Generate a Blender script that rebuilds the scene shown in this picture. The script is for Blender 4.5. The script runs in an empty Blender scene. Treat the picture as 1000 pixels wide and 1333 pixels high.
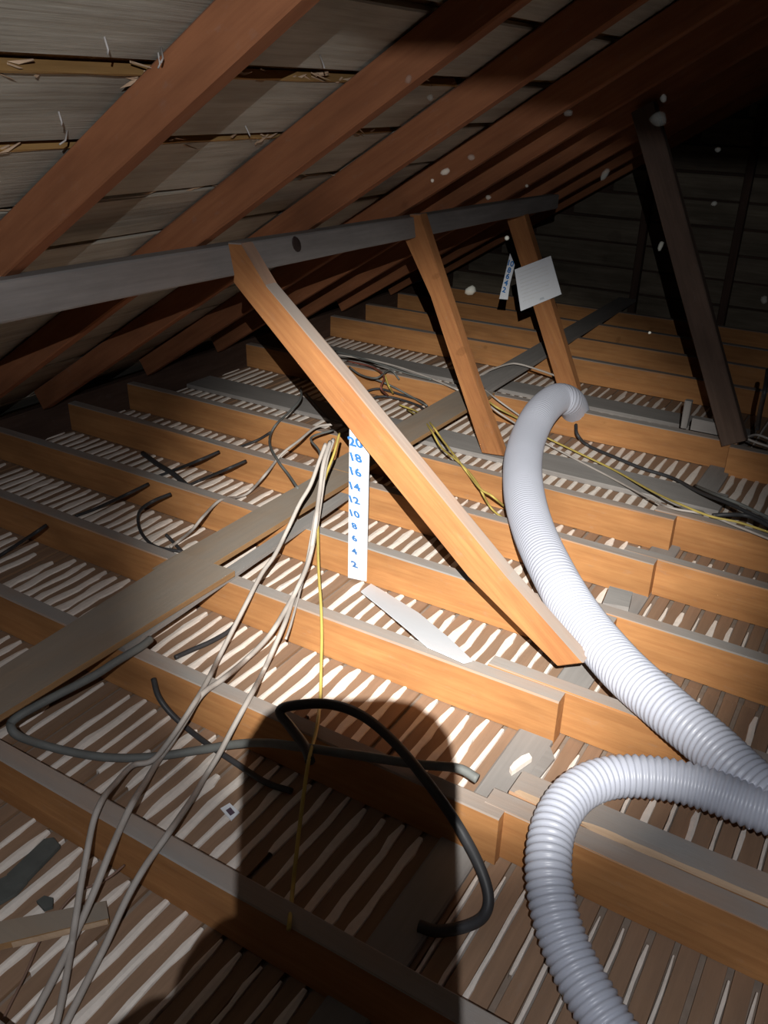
import bpy, bmesh, math, random
from mathutils import Vector, Matrix, noise
random.seed(7)
S = bpy.context.scene
COL = S.collection

# ------------------------------------------------------------------ camera
F_PX, PITCH, ROLL, YAW, CAM_Z = 1137.564, 0.452871, 0.0276231, 0.535428, 1.446
cy, sy = math.cos(YAW), math.sin(YAW)
FW = Vector((-sy*math.cos(PITCH), cy*math.cos(PITCH), -math.sin(PITCH)))
r0 = FW.cross(Vector((0, 0, 1))).normalized(); u0 = r0.cross(FW)
CR = math.cos(ROLL)*r0 + math.sin(ROLL)*u0
CU = -math.sin(ROLL)*r0 + math.cos(ROLL)*u0
CP = Vector((0, 0, CAM_Z))
CAM = Matrix((CR, CU, -FW)).transposed()
cd = bpy.data.cameras.new('camera'); cam = bpy.data.objects.new('camera', cd); COL.objects.link(cam)
cam.matrix_world = Matrix.Translation(CP) @ CAM.to_4x4()
cd.sensor_fit = 'VERTICAL'; cd.sensor_height = 36; cd.lens = F_PX/1333*36; cd.clip_start = .02
S.camera = cam

# ------------------------------------------------------------------ world, light, exposure
S.view_settings.view_transform = 'Standard'; S.view_settings.look = 'None'
S.view_settings.gamma = 1; S.view_settings.use_curve_mapping = False
S.view_settings.exposure = 0.0
W = bpy.data.worlds.new('dark_loft'); S.world = W; W.use_nodes = True
W.node_tree.nodes['Background'].inputs[0].default_value = (.9, .95, 1, 1)
W.node_tree.nodes['Background'].inputs[1].default_value = .0012
LAMP = CP + CAM @ Vector((0, .14, .35))          # the photographer's headlamp
def spot(name, aim, ang, blend, power, rad, col):
    d = bpy.data.lights.new(name, 'SPOT'); o = bpy.data.objects.new(name, d); COL.objects.link(o)
    d.energy = power; d.spot_size = math.radians(ang); d.spot_blend = blend; d.shadow_soft_size = rad; d.color = col
    o.location = LAMP; o.rotation_euler = (aim - LAMP).to_track_quat('-Z', 'Y').to_euler()
spot('headlamp_beam', Vector((-1.15, 2.35, .05)), 39, 1.0, 1050, .0016, (1, .97, .90))
spot('headlamp_flood', Vector((-1.0, 2.0, .25)), 150, .5, 76, .0016, (.95, .97, 1))

# ------------------------------------------------------------------ helpers
def ray(px, py): return CAM @ Vector((px-500, -(py-666.5), -F_PX))
def at(px, py, z):                                # a point of the photograph at height z
    d = ray(px, py); return CP + d*((z-CP.z)/d.z)
def aty(px, py, y):
    d = ray(px, py); return CP + d*((y-CP.y)/d.y)
def tag(o, label=None, cat=None, group=None, kind=None):
    if label: o['label'] = label
    if cat: o['category'] = cat
    if group: o['group'] = group
    if kind: o['kind'] = kind
    return o
def link(name, me, parent=None):
    o = bpy.data.objects.new(name, me); COL.objects.link(o)
    if parent: o.parent = parent
    return o
def mesh(name, V, Fc, m, smooth=False):
    me = bpy.data.meshes.new(name); me.from_pydata([tuple(v) for v in V], [], Fc)
    bm = bmesh.new(); bm.from_mesh(me); bmesh.ops.recalc_face_normals(bm, faces=bm.faces); bm.to_mesh(me); bm.free()
    if m: me.materials.append(m)
    if smooth:
        for p in me.polygons: p.use_smooth = True
    return me
def rebase(o):
    """move a world-space mesh object's origin to the middle of its footprint"""
    vs = [v.co for v in o.data.vertices]
    c = Vector([(min(v[i] for v in vs)+max(v[i] for v in vs))/2 for i in range(3)]); c.z = min(v.z for v in vs)
    o.data.transform(Matrix.Translation(-c)); o.location = c
    return o
def frame(p0, p1, up):
    x = (p1-p0).normalized(); y = up.cross(x).normalized(); z = x.cross(y)
    M = Matrix((x, y, z)).transposed().to_4x4(); M.translation = (p0+p1)/2
    return M
def timber(name, p0, p1, w, h, m, up=Vector((0, 0, 1)), parent=None, seg=None, jit=.0012, bev=.004, bow=0, cut0=0, cut1=0):
    """sawn timber along p0-p1, local x along the grain; cut0/cut1 slope the ends"""
    p0, p1 = Vector(p0), Vector(p1); M = frame(p0, p1, Vector(up)); L = (p1-p0).length
    n = seg or max(2, int(L/.3)); V = []; Fc = []
    a, b = w/2, h/2
    prof = [(-a+bev, -b), (a-bev, -b), (a, -b+bev), (a, b-bev), (a-bev, b), (-a+bev, b), (-a, b-bev), (-a, -b+bev)]
    ph = random.uniform(0, 9)
    for i in range(n+1):
        t = i/n; x = (t-.5)*L
        dy = bow*math.sin(t*math.pi*1.5+ph); dz = bow*.5*math.sin(t*math.pi*2+ph)
        for q, (y, z) in enumerate(prof):
            e = (cut0 if i == 0 else cut1 if i == n else 0)*z
            V.append((x+e, y+dy+random.uniform(-jit, jit), z+dz+random.uniform(-jit, jit)))
    for i in range(n):
        for q in range(8):
            Fc.append((i*8+q, i*8+(q+1) % 8, (i+1)*8+(q+1) % 8, (i+1)*8+q))
    Fc.append(tuple(range(7, -1, -1))); Fc.append(tuple(n*8+q for q in range(8)))
    o = link(name, mesh(name, V, Fc, m), parent)
    o.matrix_world = M
    return o
def spline(pts, per=8):
    P = [Vector(p) for p in pts]; P = [2*P[0]-P[1]] + P + [2*P[-1]-P[-2]]; out = []
    for i in range(1, len(P)-2):
        for k in range(per):
            t = k/per; a, b, c, d = P[i-1], P[i], P[i+1], P[i+2]
            out.append(.5*((2*b)+(c-a)*t+(2*a-5*b+4*c-d)*t*t+(3*b-a-3*c+d)*t**3))
    out.append(P[-2]); return out
def tube(name, path, rad, m, parent=None, seg=8, flat=1.0, base=True):
    """rad may be a number or a function of arclength"""
    V = []; Fc = []; n = len(path); up = Vector((.13, .21, .97)); s = 0; nrm = None
    for i, p in enumerate(path):
        t = (path[min(i+1, n-1)]-path[max(i-1, 0)]).normalized()
        if i: s += (p-path[i-1]).length
        if nrm is None: nrm = t.cross(up).normalized()
        nrm = (nrm - t*nrm.dot(t)).normalized(); bn = t.cross(nrm)
        r = rad(s) if callable(rad) else rad
        for k in range(seg):
            a = 2*math.pi*k/seg
            V.append(p+nrm*(r*math.cos(a))+bn*(r*flat*math.sin(a)))
    for i in range(n-1):
        for k in range(seg):
            Fc.append((i*seg+k, i*seg+(k+1) % seg, (i+1)*seg+(k+1) % seg, (i+1)*seg+k))
    Fc.append(tuple(range(seg-1, -1, -1))); Fc.append(tuple((n-1)*seg+k for k in range(seg)))
    o = link(name, mesh(name, V, Fc, m, True), parent)
    return rebase(o) if base and not parent else o
def prism(name, poly, off, m, parent=None):
    """closed polygon of world points extruded by the vector off"""
    V = [Vector(p) for p in poly]; n = len(V); V = V+[p+off for p in V]
    Fc = [tuple(range(n)), tuple(range(2*n-1, n-1, -1))]+[(i, i+n, (i+1) % n+n, (i+1) % n) for i in range(n)]
    o = link(name, mesh(name, V, Fc, m), parent)
    return o if parent else rebase(o)

# ------------------------------------------------------------------ materials
def new(name):
    m = bpy.data.materials.new(name); m.use_nodes = True; N = m.node_tree
    b = N.nodes['Principled BSDF']; b.inputs['Roughness'].default_value = .85; b.inputs['Specular IOR Level'].default_value = .25
    return m, N, b
def nd(N, t, **k):
    x = N.nodes.new(t)
    for a, v in k.items(): setattr(x, a, v)
    return x
def mixc(N, fac, a, b, blend='MIX'):
    x = nd(N, 'ShaderNodeMix', data_type='RGBA', blend_type=blend)
    for s, v in ((0, fac), (6, a), (7, b)):
        if hasattr(v, 'links') or hasattr(v, 'is_linked'): N.links.new(v, x.inputs[s])
        elif isinstance(v, (int, float)): x.inputs[s].default_value = v
        else: x.inputs[s].default_value = (*v, 1)
    return x.outputs[2]
def ramp(N, src, stops):
    r = nd(N, 'ShaderNodeValToRGB'); N.links.new(src, r.inputs[0]); e = r.color_ramp.elements
    while len(e) < len(stops): e.new(.5)
    for q, (p, c) in zip(e, stops):
        q.position = p; q.color = (c, c, c, 1) if isinstance(c, (int, float)) else (*c, 1)
    return r.outputs[0]
def nz(N, co, scale, sc=(1, 1, 1), detail=4, rough=.55):
    mp = nd(N, 'ShaderNodeMapping'); mp.inputs['Scale'].default_value = sc; N.links.new(co, mp.inputs[0])
    n = nd(N, 'ShaderNodeTexNoise'); n.inputs['Scale'].default_value = scale; n.inputs['Detail'].default_value = detail
    n.inputs['Roughness'].default_value = rough; N.links.new(mp.outputs[0], n.inputs['Vector']); return n.outputs[0]
def wood(name, light, dark, dust=.0, dustcol=(.27, .26, .25), grime=.5, knots=True, bump=.25):
    m, N, b = new(name); tc = nd(N, 'ShaderNodeTexCoord'); oi = nd(N, 'ShaderNodeObjectInfo')
    ad = nd(N, 'ShaderNodeVectorMath', operation='MULTIPLY_ADD'); N.links.new(oi.outputs['Random'], ad.inputs[0])
    ad.inputs[1].default_value = (13, 7, 5); N.links.new(tc.outputs['Object'], ad.inputs[2]); co = ad.outputs[0]
    g = nz(N, co, 5, (.6, 14, 14), 6, .6); g2 = nz(N, co, 3, (.8, 3, 3), 3)
    c = mixc(N, ramp(N, g, [(.22, 0), (.78, 1)]), dark, light)
    g3 = nz(N, co, 2.2, (1.2, 4, 4), 5, .65); g4 = nz(N, co, 26, (.7, 1.5, 1.5), 4, .7)
    c = mixc(N, ramp(N, g3, [(.35, .35), (.62, 0)]), c, tuple(x*.55 for x in dark))
    c = mixc(N, ramp(N, g4, [(.60, 0), (.74, .35)]), c, tuple(.5*x+.10 for x in light))
    c = mixc(N, ramp(N, g2, [(.42, 0), (.72, grime)]), c, tuple(x*.42 for x in dark))
    if knots:
        mp = nd(N, 'ShaderNodeMapping'); mp.inputs['Scale'].default_value = (2.2, 7, 7); N.links.new(co, mp.inputs[0])
        v = nd(N, 'ShaderNodeTexVoronoi'); v.inputs['Scale'].default_value = 1; N.links.new(mp.outputs[0], v.inputs['Vector'])
        sc_ = nd(N, 'ShaderNodeSeparateColor'); N.links.new(v.outputs['Color'], sc_.inputs[0])
        few = nd(N, 'ShaderNodeMath', operation='GREATER_THAN'); N.links.new(sc_.outputs[0], few.inputs[0]); few.inputs[1].default_value = .8
        kf = nd(N, 'ShaderNodeMath', operation='MULTIPLY'); N.links.new(few.outputs[0], kf.inputs[0])
        N.links.new(ramp(N, v.outputs['Distance'], [(.04, .7), (.2, 0)]), kf.inputs[1])
        c = mixc(N, kf.outputs[0], c, tuple(x*.45 for x in dark))
    if dust:
        ge = nd(N, 'ShaderNodeNewGeometry'); sp = nd(N, 'ShaderNodeSeparateXYZ'); N.links.new(ge.outputs['Normal'], sp.inputs[0])
        f = ramp(N, sp.outputs[2], [(.45, 0), (.8, dust)])
        dn = ramp(N, nz(N, co, 9, (.4, 1, 1), 4), [(.3, .7), (.65, 1)])
        mu = nd(N, 'ShaderNodeMath', operation='MULTIPLY'); N.links.new(f, mu.inputs[0]); N.links.new(dn, mu.inputs[1])
        c = mixc(N, mu.outputs[0], c, dustcol)
    N.links.new(c, b.inputs['Base Color'])
    bp = nd(N, 'ShaderNodeBump'); bp.inputs['Strength'].default_value = bump; bp.inputs['Distance'].default_value = .004
    N.links.new(g, bp.inputs['Height']); N.links.new(bp.outputs[0], b.inputs['Normal'])
    return m
def plain(name, col, rough=.6, var=.15, scale=30, bump=0, spec=.3):
    m, N, b = new(name); tc = nd(N, 'ShaderNodeTexCoord'); n = nz(N, tc.outputs['Object'], scale)
    N.links.new(mixc(N, n, tuple(x*(1-var) for x in col), tuple(min(1, x*(1+var)) for x in col)), b.inputs['Base Color'])
    b.inputs['Roughness'].default_value = rough; b.inputs['Specular IOR Level'].default_value = spec
    if bump:
        bp = nd(N, 'ShaderNodeBump'); bp.inputs['Strength'].default_value = bump; bp.inputs['Distance'].default_value = .003
        N.links.new(n, bp.inputs['Height']); N.links.new(bp.outputs[0], b.inputs['Normal'])
    return m
M_JOIST = wood('joist_pine', (.53, .265, .10), (.37, .16, .058), .95)
M_RAFT = wood('rafter_pine', (.38, .155, .07), (.27, .10, .045), .3)
M_STRUT = wood('strut_pine', (.50, .23, .085), (.33, .13, .05), .9, (.30, .28, .26))
M_OLD = wood('weathered_timber', (.31, .29, .275), (.22, .20, .19), .5, (.26, .25, .24), .25)
M_WALK = wood('walkway_timber', (.40, .23, .10), (.26, .15, .075), .85, (.25, .225, .195))
M_BOARD = wood('roof_board', (.56, .535, .465), (.38, .34, .27), 0, grime=.55, bump=.6)
M_SHING = wood('roof_shingle', (.42, .24, .09), (.22, .11, .04), 0, grime=.6, bump=.6)
M_EDGE = wood('sawn_edge', (.50, .30, .11), (.28, .15, .05), 0, knots=False, grime=.7)
M_LATH = wood('lath', (.35, .205, .12), (.24, .135, .075), .35, (.25, .19, .15), .3, knots=False)
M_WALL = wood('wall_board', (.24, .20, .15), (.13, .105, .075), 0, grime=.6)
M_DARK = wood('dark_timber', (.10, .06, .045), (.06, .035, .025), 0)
M_RAW = wood('raw_splinter', (.62, .45, .31), (.46, .31, .20), 0, knots=False, grime=.1)
M_PLAST = plain('plaster', (.74, .67, .61), .95, .14, 60, .4, .1)
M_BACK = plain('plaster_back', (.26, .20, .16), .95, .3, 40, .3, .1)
M_BLACK = plain('black_sheath', (.035, .035, .038), .5, .3, 20)
M_GREYC = plain('grey_sheath', (.13, .135, .13), .6, .3, 25)
M_WHITEC = plain('white_sheath', (.40, .36, .33), .6, .2, 25)
M_YELC = plain('yellow_sheath', (.44, .34, .09), .6, .25, 25)
M_HOSE = plain('hose_plastic', (.44, .46, .54), .38, .05, 8, 0, .5)
M_CARD = plain('white_card', (.78, .82, .88), .6, .03, 20)
M_INK = plain('blue_ink', (.05, .20, .52), .6, .1, 20)
M_PALE = plain('pale_ink', (.55, .60, .66), .6, .1, 20)
M_SLATE = plain('slate', (.085, .09, .085), .8, .35, 25, .5)
M_SKIN = plain('skin', (.55, .33, .25), .6, .06)
M_CLOTH = plain('overalls', (.05, .06, .08), .9, .2, 40)
M_PHONE = plain('phone_case', (.02, .02, .02), .4, .1)
M_STEEL = plain('nail_steel', (.45, .42, .40), .4, .2)

# ------------------------------------------------------------------ floor: plaster, laths and keys
X0, X1 = -3.15, .72
JY = [.83, 1.255, 1.672, 2.075, 2.478, 2.835, 3.724, 4.56, 4.98, 5.40, 5.82]
FLAT = [(3.235, .185), (4.13, .17)]                # boards laid flat on the laths in place of a joist
JNEAR = [-.43, -.01, .41]
JW, JH = .045, .13
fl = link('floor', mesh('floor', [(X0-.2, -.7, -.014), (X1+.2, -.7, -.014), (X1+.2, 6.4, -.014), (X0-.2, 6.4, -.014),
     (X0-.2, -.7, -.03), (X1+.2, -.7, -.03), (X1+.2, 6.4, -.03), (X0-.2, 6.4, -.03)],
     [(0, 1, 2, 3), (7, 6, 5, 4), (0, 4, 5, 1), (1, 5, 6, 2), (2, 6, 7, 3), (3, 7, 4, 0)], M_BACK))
tag(fl, kind='structure')
PITCHX = .0487
nl = int((X1-X0)/PITCHX)
lath_me = []
for v in range(6):
    L = 1.235; V = []; Fc = []; n = 3
    for i in range(n+1):
        t = i/n-.5; j = [random.uniform(-.0012, .0012) for _ in range(4)]
        V += [(t*L, -.0188+j[0], -.008), (t*L, .0188+j[1], -.008), (t*L, .0183+j[1], j[2]*.7), (t*L, -.0183+j[0], j[3]*.7)]
    for i in range(n):
        for q in range(4): Fc.append((i*4+q, i*4+(q+1) % 4, i*4+4+(q+1) % 4, i*4+4+q))
    Fc += [(3, 2, 1, 0), (n*4, n*4+1, n*4+2, n*4+3)]
    lath_me.append(mesh('lath', V, Fc, M_LATH))
seams = [-.405, .83+.022, 2.075+.022, 3.33, 4.56]
far_V, far_F = [], []
for i in range(nl):
    x = X0+(i+.5)*PITCHX
    off = (i // 6 % 2)*.42
    for s in range(4):
        yc = (seams[s]+seams[s+1])/2+random.uniform(-.002, .002)
        if s == 0 and x < -1.6: continue
        o = link('lath', lath_me[(i*5+s) % 6], fl)
        o.location = (x, yc, random.uniform(-.001, .001)); o.rotation_euler = (0, 0, math.pi/2+random.uniform(-.002, .002))
        o.scale = ((seams[s+1]-seams[s]-.003)/1.235, random.uniform(.93, 1.0), 1)
    b = len(far_V)
    far_V += [(x-.0185, 4.57, 0), (x+.0185, 4.57, 0), (x+.0185, 6.3, 0), (x-.0185, 6.3, 0)]; far_F.append((b, b+1, b+2, b+3))
tag(link('far_laths', mesh('far_laths', far_V, far_F, M_LATH), fl), kind='stuff')
def key(xc, y0, y1, wid, out=None):
    """one ridge of plaster squeezed up through the gap between two laths"""
    n = 8; V = []; Fc = []; ph = random.uniform(0, 100)
    e0, e1 = random.uniform(0, .02), random.uniform(0, .02)
    if random.random() < .10: e1 += random.uniform(.05, .16)
    if random.random() < .10: e0 += random.uniform(.05, .16)
    y0, y1 = y0+e0, y1-e1
    for i in range(n+1):
        t = i/n; y = y0+(y1-y0)*t
        k = noise.noise(Vector((ph, y*9, 0)))+.6*noise.noise(Vector((ph, y*24, 3)))
        w = max(.003, wid*(.5+.38*k)); sh = .22*wid*noise.noise(Vector((ph+40, y*8, 1)))
        w2 = max(.003, wid*(.5+.38*(noise.noise(Vector((ph+9, y*11, 5)))+.5*noise.noise(Vector((ph, y*27, 8))))))
        if i in (0, n): w *= .55; w2 *= .55
        z = .0035+.0025*abs(k)+.07*min(.03, wid)
        V += [(xc-w+sh, y, -.010), (xc-w*.75+sh, y, z*.75), (xc+sh, y, z), (xc+w2*.75+sh, y, z*.75), (xc+w2+sh, y, -.010)]
    for i in range(n):
        for q in range(4): Fc.append((i*5+q, i*5+q+1, i*5+6+q, i*5+5+q))
    return V, Fc
keys = []
ally = JNEAR[-1:]+JY
for a, b in zip(ally[:-1], ally[1:]):
    if a > 3.8: break
    for i in range(nl+1):
        x = X0+i*PITCHX
        if -.59 < x < -.475: continue
        if a < .5 and x < -1.35: continue
        if x < -1.75: w = random.uniform(.023, .036)
        elif x < -.6: w = random.uniform(.014, .031)
        else: w = random.choice([.009, .011, .013, .020])
        if a < .8 and x < -.45: w = random.uniform(.012, .027)
        if a == 2.835: w = random.uniform(.018, .036)
        if x > -.45 and a < 1.0: w = random.uniform(.007, .012)
        if a > 3.6 and x > -.45: continue
        if random.random() < .03: continue
        keys.append(((Vector((x, (a+b)/2, 0))-CP).length, x, a+JW+.002, b-.002, w))
# leave the plaster only where the camera's surroundings show it, nearest first
keys.sort()
sV, sF = [], []
for n_, (d, x, a, b, w) in enumerate(keys):
    V, Fc = key(x, a, b, w)
    if n_ < 290:
        link('plaster_key', mesh('plaster_key', V, Fc, M_PLAST), fl)
    else:
        k = len(sV); sV += V; sF += [tuple(q+k for q in f) for f in Fc]
tag(link('plaster_keys', mesh('plaster_keys', sV, sF, M_PLAST), fl), kind='stuff')
# top plate of the wall below, seen between the joists where they lap
tp = timber('trim_1', (-.535, .3, -.012), (-.535, 4.3, -.012), .09, .05, M_OLD); tag(tp, kind='structure')

# ------------------------------------------------------------------ joists
ORD = ['', 'second', 'third', 'fourth', 'fifth', 'sixth', 'seventh', 'eighth', 'ninth', 'tenth', 'eleventh', 'twelfth', 'thirteenth']
def joist(x0, x1, yc, label, m=M_JOIST, dz=0, w=JW):
    o = timber('ceiling_joist', (x0, yc+w/2, JH/2+dz), (x1, yc+w/2, JH/2+dz), w, JH, m, bow=.003, jit=.0012, bev=.003)
    return tag(o, label, 'joist', 'ceiling joists')
for y in JNEAR:
    joist(X0, X1, y, 'dusty pine joist under the photographer, %s' % {-.43: 'rearmost of three', -.01: 'middle of three', .41: 'nearest the bottom edge of the photo'}[y])
joist(X0, X1, JY[0], 'dusty joist under the left pale cables, running into the big dark shadow')
jb = joist(X0, -.455, JY[1], 'left orange joist ending inside the dark shadow, crossed by the thick grey cable')
jb2 = joist(-.50, X1, 1.277, 'front one of two lapped joists in the near hose loop, with torn pale edge', w=.052)
jb3 = joist(-.47, X1, 1.332, 'wide rear one of two lapped joists inside the near loop of the hose', w=.078)
LEFT = {2: 'left joist touched by the tip of the lying white card',
        3: 'left bright orange joist right behind the foot of the standing ruler card',
        4: 'left orange joist crossing behind the middle of the standing ruler card',
        5: 'left joist in front of the foot of the second strut',
        6: 'left joist under the tangle of cables, just in front of the hose end'}
RIGHT = {2: 'right joist lapped on the foot of the long strut, running under the hose',
         3: 'right joist below the hose, second lapped one beyond the long strut',
         4: 'right joist with a dark butt seam, just right of the middle of the hose',
         5: 'right joist under the sagging yellow and white cables',
         6: 'right joist carrying the foot of the tall dark strut'}
for k in range(2, 7):
    y = JY[k]; right_y = y+JW+.001
    joist(X0, -.49 + (-.03 if k in (5,) else 0), y, LEFT[k])
    if k == 6: joist(-.51, X1, y-JW-.001, RIGHT[k])
    else: joist(-.70 if k == 2 else -.60, X1, right_y, RIGHT[k])
for k in range(7, 11):
    joist(X0, X1, JY[k], 'dim brown joist in the far floor, %s behind the hose end' % ['first', 'second', 'third', 'fourth and last'][k-7])
for (y, w_), x1_, l in zip(FLAT, (-.44, -.60), ('wide grey board lying flat under the foot of the second strut', 'wide grey board lying flat on the laths behind the hose end')):
    tag(timber('flat_board', (X0, y+w_/2, .014), (x1_, y+w_/2, .014), w_, .022, M_OLD, jit=.0008), l, 'board')
# torn raw edge along the lapped pair
sp = []
V, Fc = [], []
n = 26
for i in range(n+1):
    x = -.315+(i/n)*.62
    w = .004+.007*abs(noise.noise(Vector((x*9, 2, 0))))+.002
    if i == 0: w = .001
    h = .1345+.003*noise.noise(Vector((x*14, 7, 0)))
    V += [(x, 1.334-w, .128), (x, 1.333-w*.7, h), (x, 1.333+w*.5, h+.002), (x, 1.336+w*.6, .128)]
for i in range(n):
    for q in range(3): Fc.append((i*4+q, i*4+q+1, i*4+5+q, i*4+4+q))
o = link('torn_edge', mesh('torn_edge', V, Fc, M_RAW), jb2); o.matrix_parent_inverse = jb2.matrix_world.inverted(); o['label'] = 'pale freshly torn wood edge'
o = prism('torn_edge', [at(670, 1033, .131), at(676, 1031, .131), at(704, 1043, .131), at(703, 1050, .131)], Vector((0, 0, .006)), M_RAW, jb3)
o.matrix_parent_inverse = jb3.matrix_world.inverted(); o['label'] = 'pale freshly torn wood edge'

# ------------------------------------------------------------------ roof slope: rafters, boards, shingles
SL = math.radians(32); TS = math.tan(SL)
U = Vector((math.cos(SL), 0, math.sin(SL))); NR = Vector((-math.sin(SL), 0, math.cos(SL)))
def slope(x, y, d=0):                             # a point on the underside of the rafters, d above it
    return Vector((x, y, 1.085+(x+1.6)*TS)) + NR*d
RD = .088
RY = [1.16, 1.765, 2.30, 2.91, 3.42, 4.00, 4.60, 5.2, 5.8]
RL = ['broad reddish rafter nearest the camera, crossing the top left corner',
      'second rafter from the top left, its upper end lost in the dark',
      'third rafter from the top left, passing above the dark knot in the purlin',
      'fourth rafter from the top left, between the tops of the first two struts',
      'fifth rafter from the top left, above the top of the second strut',
      'sixth rafter from the top left, narrow and dim',
      'seventh rafter from the top left, ending above the end of the purlin',
      'eighth rafter from the top left, beyond the end of the purlin',
      'rafter standing against the dark end wall']
for y, l in zip(RY, RL):
    a = slope(-3.08, y+.024, RD/2); b = slope(.85, y+.024, RD/2)
    o = timber('rafter', a, b, .048, RD, M_RAFT, up=NR, bow=.002)
    tag(o, l, 'rafter', 'roof rafters')
ry0, ry1 = -.6, 6.32
c = [slope(-3.6, ry0, RD+.0225), slope(1.0, ry0, RD+.0225), slope(1.0, ry1, RD+.0225), slope(-3.6, ry1, RD+.0225)]
V = c+[p+NR*.02 for p in c]
roof = link('ceiling', mesh('ceiling', V, [(0, 1, 2, 3), (7, 6, 5, 4), (0, 4, 5, 1), (1, 5, 6, 2), (2, 6, 7, 3), (3, 7, 4, 0)], M_SHING))
tag(roof, kind='structure')
stations = [(-1.118+.204*k) for k in range(-11, 10)]
gaps = {}
for k, xg in enumerate(stations[:-1]):
    xn = stations[k+1]
    g0, g1 = random.uniform(.006, .013), random.uniform(.006, .013)
    if abs(xg+1.118) < .01: g0 = .027
    if abs(xn+1.118) < .01: g1 = .024
    p = slope((xg+xn)/2+.0, 0, RD+.010); wid = (xn-xg)/math.cos(SL)-g0-g1
    for y0, y1 in ((-.55, 2.32), (2.326, 4.62), (4.626, 6.3)):
        dz = random.uniform(-.001, .004)
        q = Vector((p.x, 0, p.z))+NR*dz
        o = timber('roof_board', q+Vector((0, y0, 0)), q+Vector((0, y1, 0)), wid, .018, M_BOARD, up=NR, parent=roof, jit=.0015, seg=9)
    if abs(xn+1.118) < .01 or abs(xn+1.322) < .01:   # raw sawn upper edge of the two nearest boards
        e = p+U*(wid/2+.0035)
        o = timber('board_edge', e+Vector((0, -.5, 0))-NR*.001, e+Vector((0, 2.3, 0))-NR*.001, .006, .020 if xn > -1.2 else .014, M_EDGE, up=NR, parent=roof, jit=.0012, seg=40, bev=.001)
        o['label'] = 'raw brown board edge'
# ragged splinters and nail ends along the gaps of the nearest boards
V, Fc = [], []
for k in range(120):
    xg = random.choice([-1.118, -1.118, -1.118, -1.322, -1.322, -1.526]); y = random.uniform(.75, 2.3)
    p = slope(xg, y, RD+.006)+U*random.uniform(-.026, .012); L = random.uniform(.012, .06)
    d = (Vector((random.uniform(-.3, .3), 1, random.uniform(-.2, .2)))*random.choice([1, -1])-NR*random.uniform(.0, .25)+U*random.uniform(-.5, .3)).normalized()
    w = random.uniform(.0012, .003); b = len(V); s = d.cross(NR).normalized()*w
    V += [p-s, p+s, p+NR*w*1.4, p+d*L*.6+s*1.1-NR*.004, p+d*L]
    Fc += [(b, b+1, b+3), (b+1, b+2, b+3), (b+2, b, b+3), (b, b+3, b+4), (b+1, b+4, b+3), (b+2, b+4, b)]
o = link('splinters', mesh('splinters', V, Fc, M_RAW), roof); tag(o, kind='stuff')
# nails driven through the boards
for px, py in [(212, 65), (208, 72), (78, 148), (90, 172), (138, 52), (418, 75), (320, 165)]:
    d = ray(px, py); n0 = slope(0, 0, RD); t = NR.dot(n0-CP)/NR.dot(d); p = CP+d*t
    q = p-NR*.016+Vector((random.uniform(-.012, .012), random.uniform(-.03, .03), -.005))
    tube('nail', [p+NR*.006, (p+q)/2-NR*.004, q], .0016, M_STEEL, roof, 6)

# eave board closing the low corner on the left
ev = timber('trim_2', (-3.16, -.6, .07), (-3.16, 6.3, .07), .04, .16, M_DARK); tag(ev, kind='structure')

# ------------------------------------------------------------------ end wall
YW = 6.26
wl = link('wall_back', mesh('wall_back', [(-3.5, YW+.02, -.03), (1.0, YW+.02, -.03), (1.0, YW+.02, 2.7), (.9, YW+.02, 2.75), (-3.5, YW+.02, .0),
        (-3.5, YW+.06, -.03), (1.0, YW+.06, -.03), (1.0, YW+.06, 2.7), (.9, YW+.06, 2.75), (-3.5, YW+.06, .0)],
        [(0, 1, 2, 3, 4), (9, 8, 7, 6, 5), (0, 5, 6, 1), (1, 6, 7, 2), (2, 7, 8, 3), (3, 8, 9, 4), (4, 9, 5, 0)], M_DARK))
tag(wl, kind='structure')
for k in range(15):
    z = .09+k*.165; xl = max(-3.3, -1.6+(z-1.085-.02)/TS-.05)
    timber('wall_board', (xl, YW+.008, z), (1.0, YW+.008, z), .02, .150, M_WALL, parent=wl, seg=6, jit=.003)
for px in (838, 962):
    p = aty(px, 300, YW-.03)
    zt = 1.085+(p.x+1.6)*TS
    timber('stud', (p.x, YW-.03, 0), (p.x, YW-.03, zt), .05, .06, M_DARK, up=Vector((0, 1, 0)), parent=wl)

# ------------------------------------------------------------------ purlin and struts
pa, pb = aty(-60, 401, 1.0), None
def atx(px, py, x):
    d = ray(px, py); return CP+d*((x-CP.x)/d.x)
A0 = atx(-40, 372, -1.575); A1 = atx(-40, 431, -1.575)
B0 = atx(728, 253, -1.69); B1 = atx(728, 271, -1.69)
near = A0+(A0-B0)*.14; nearb = A1+(A1-B1)*.14
hN, hF = (near.z-nearb.z), (B0.z-B1.z)
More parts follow.
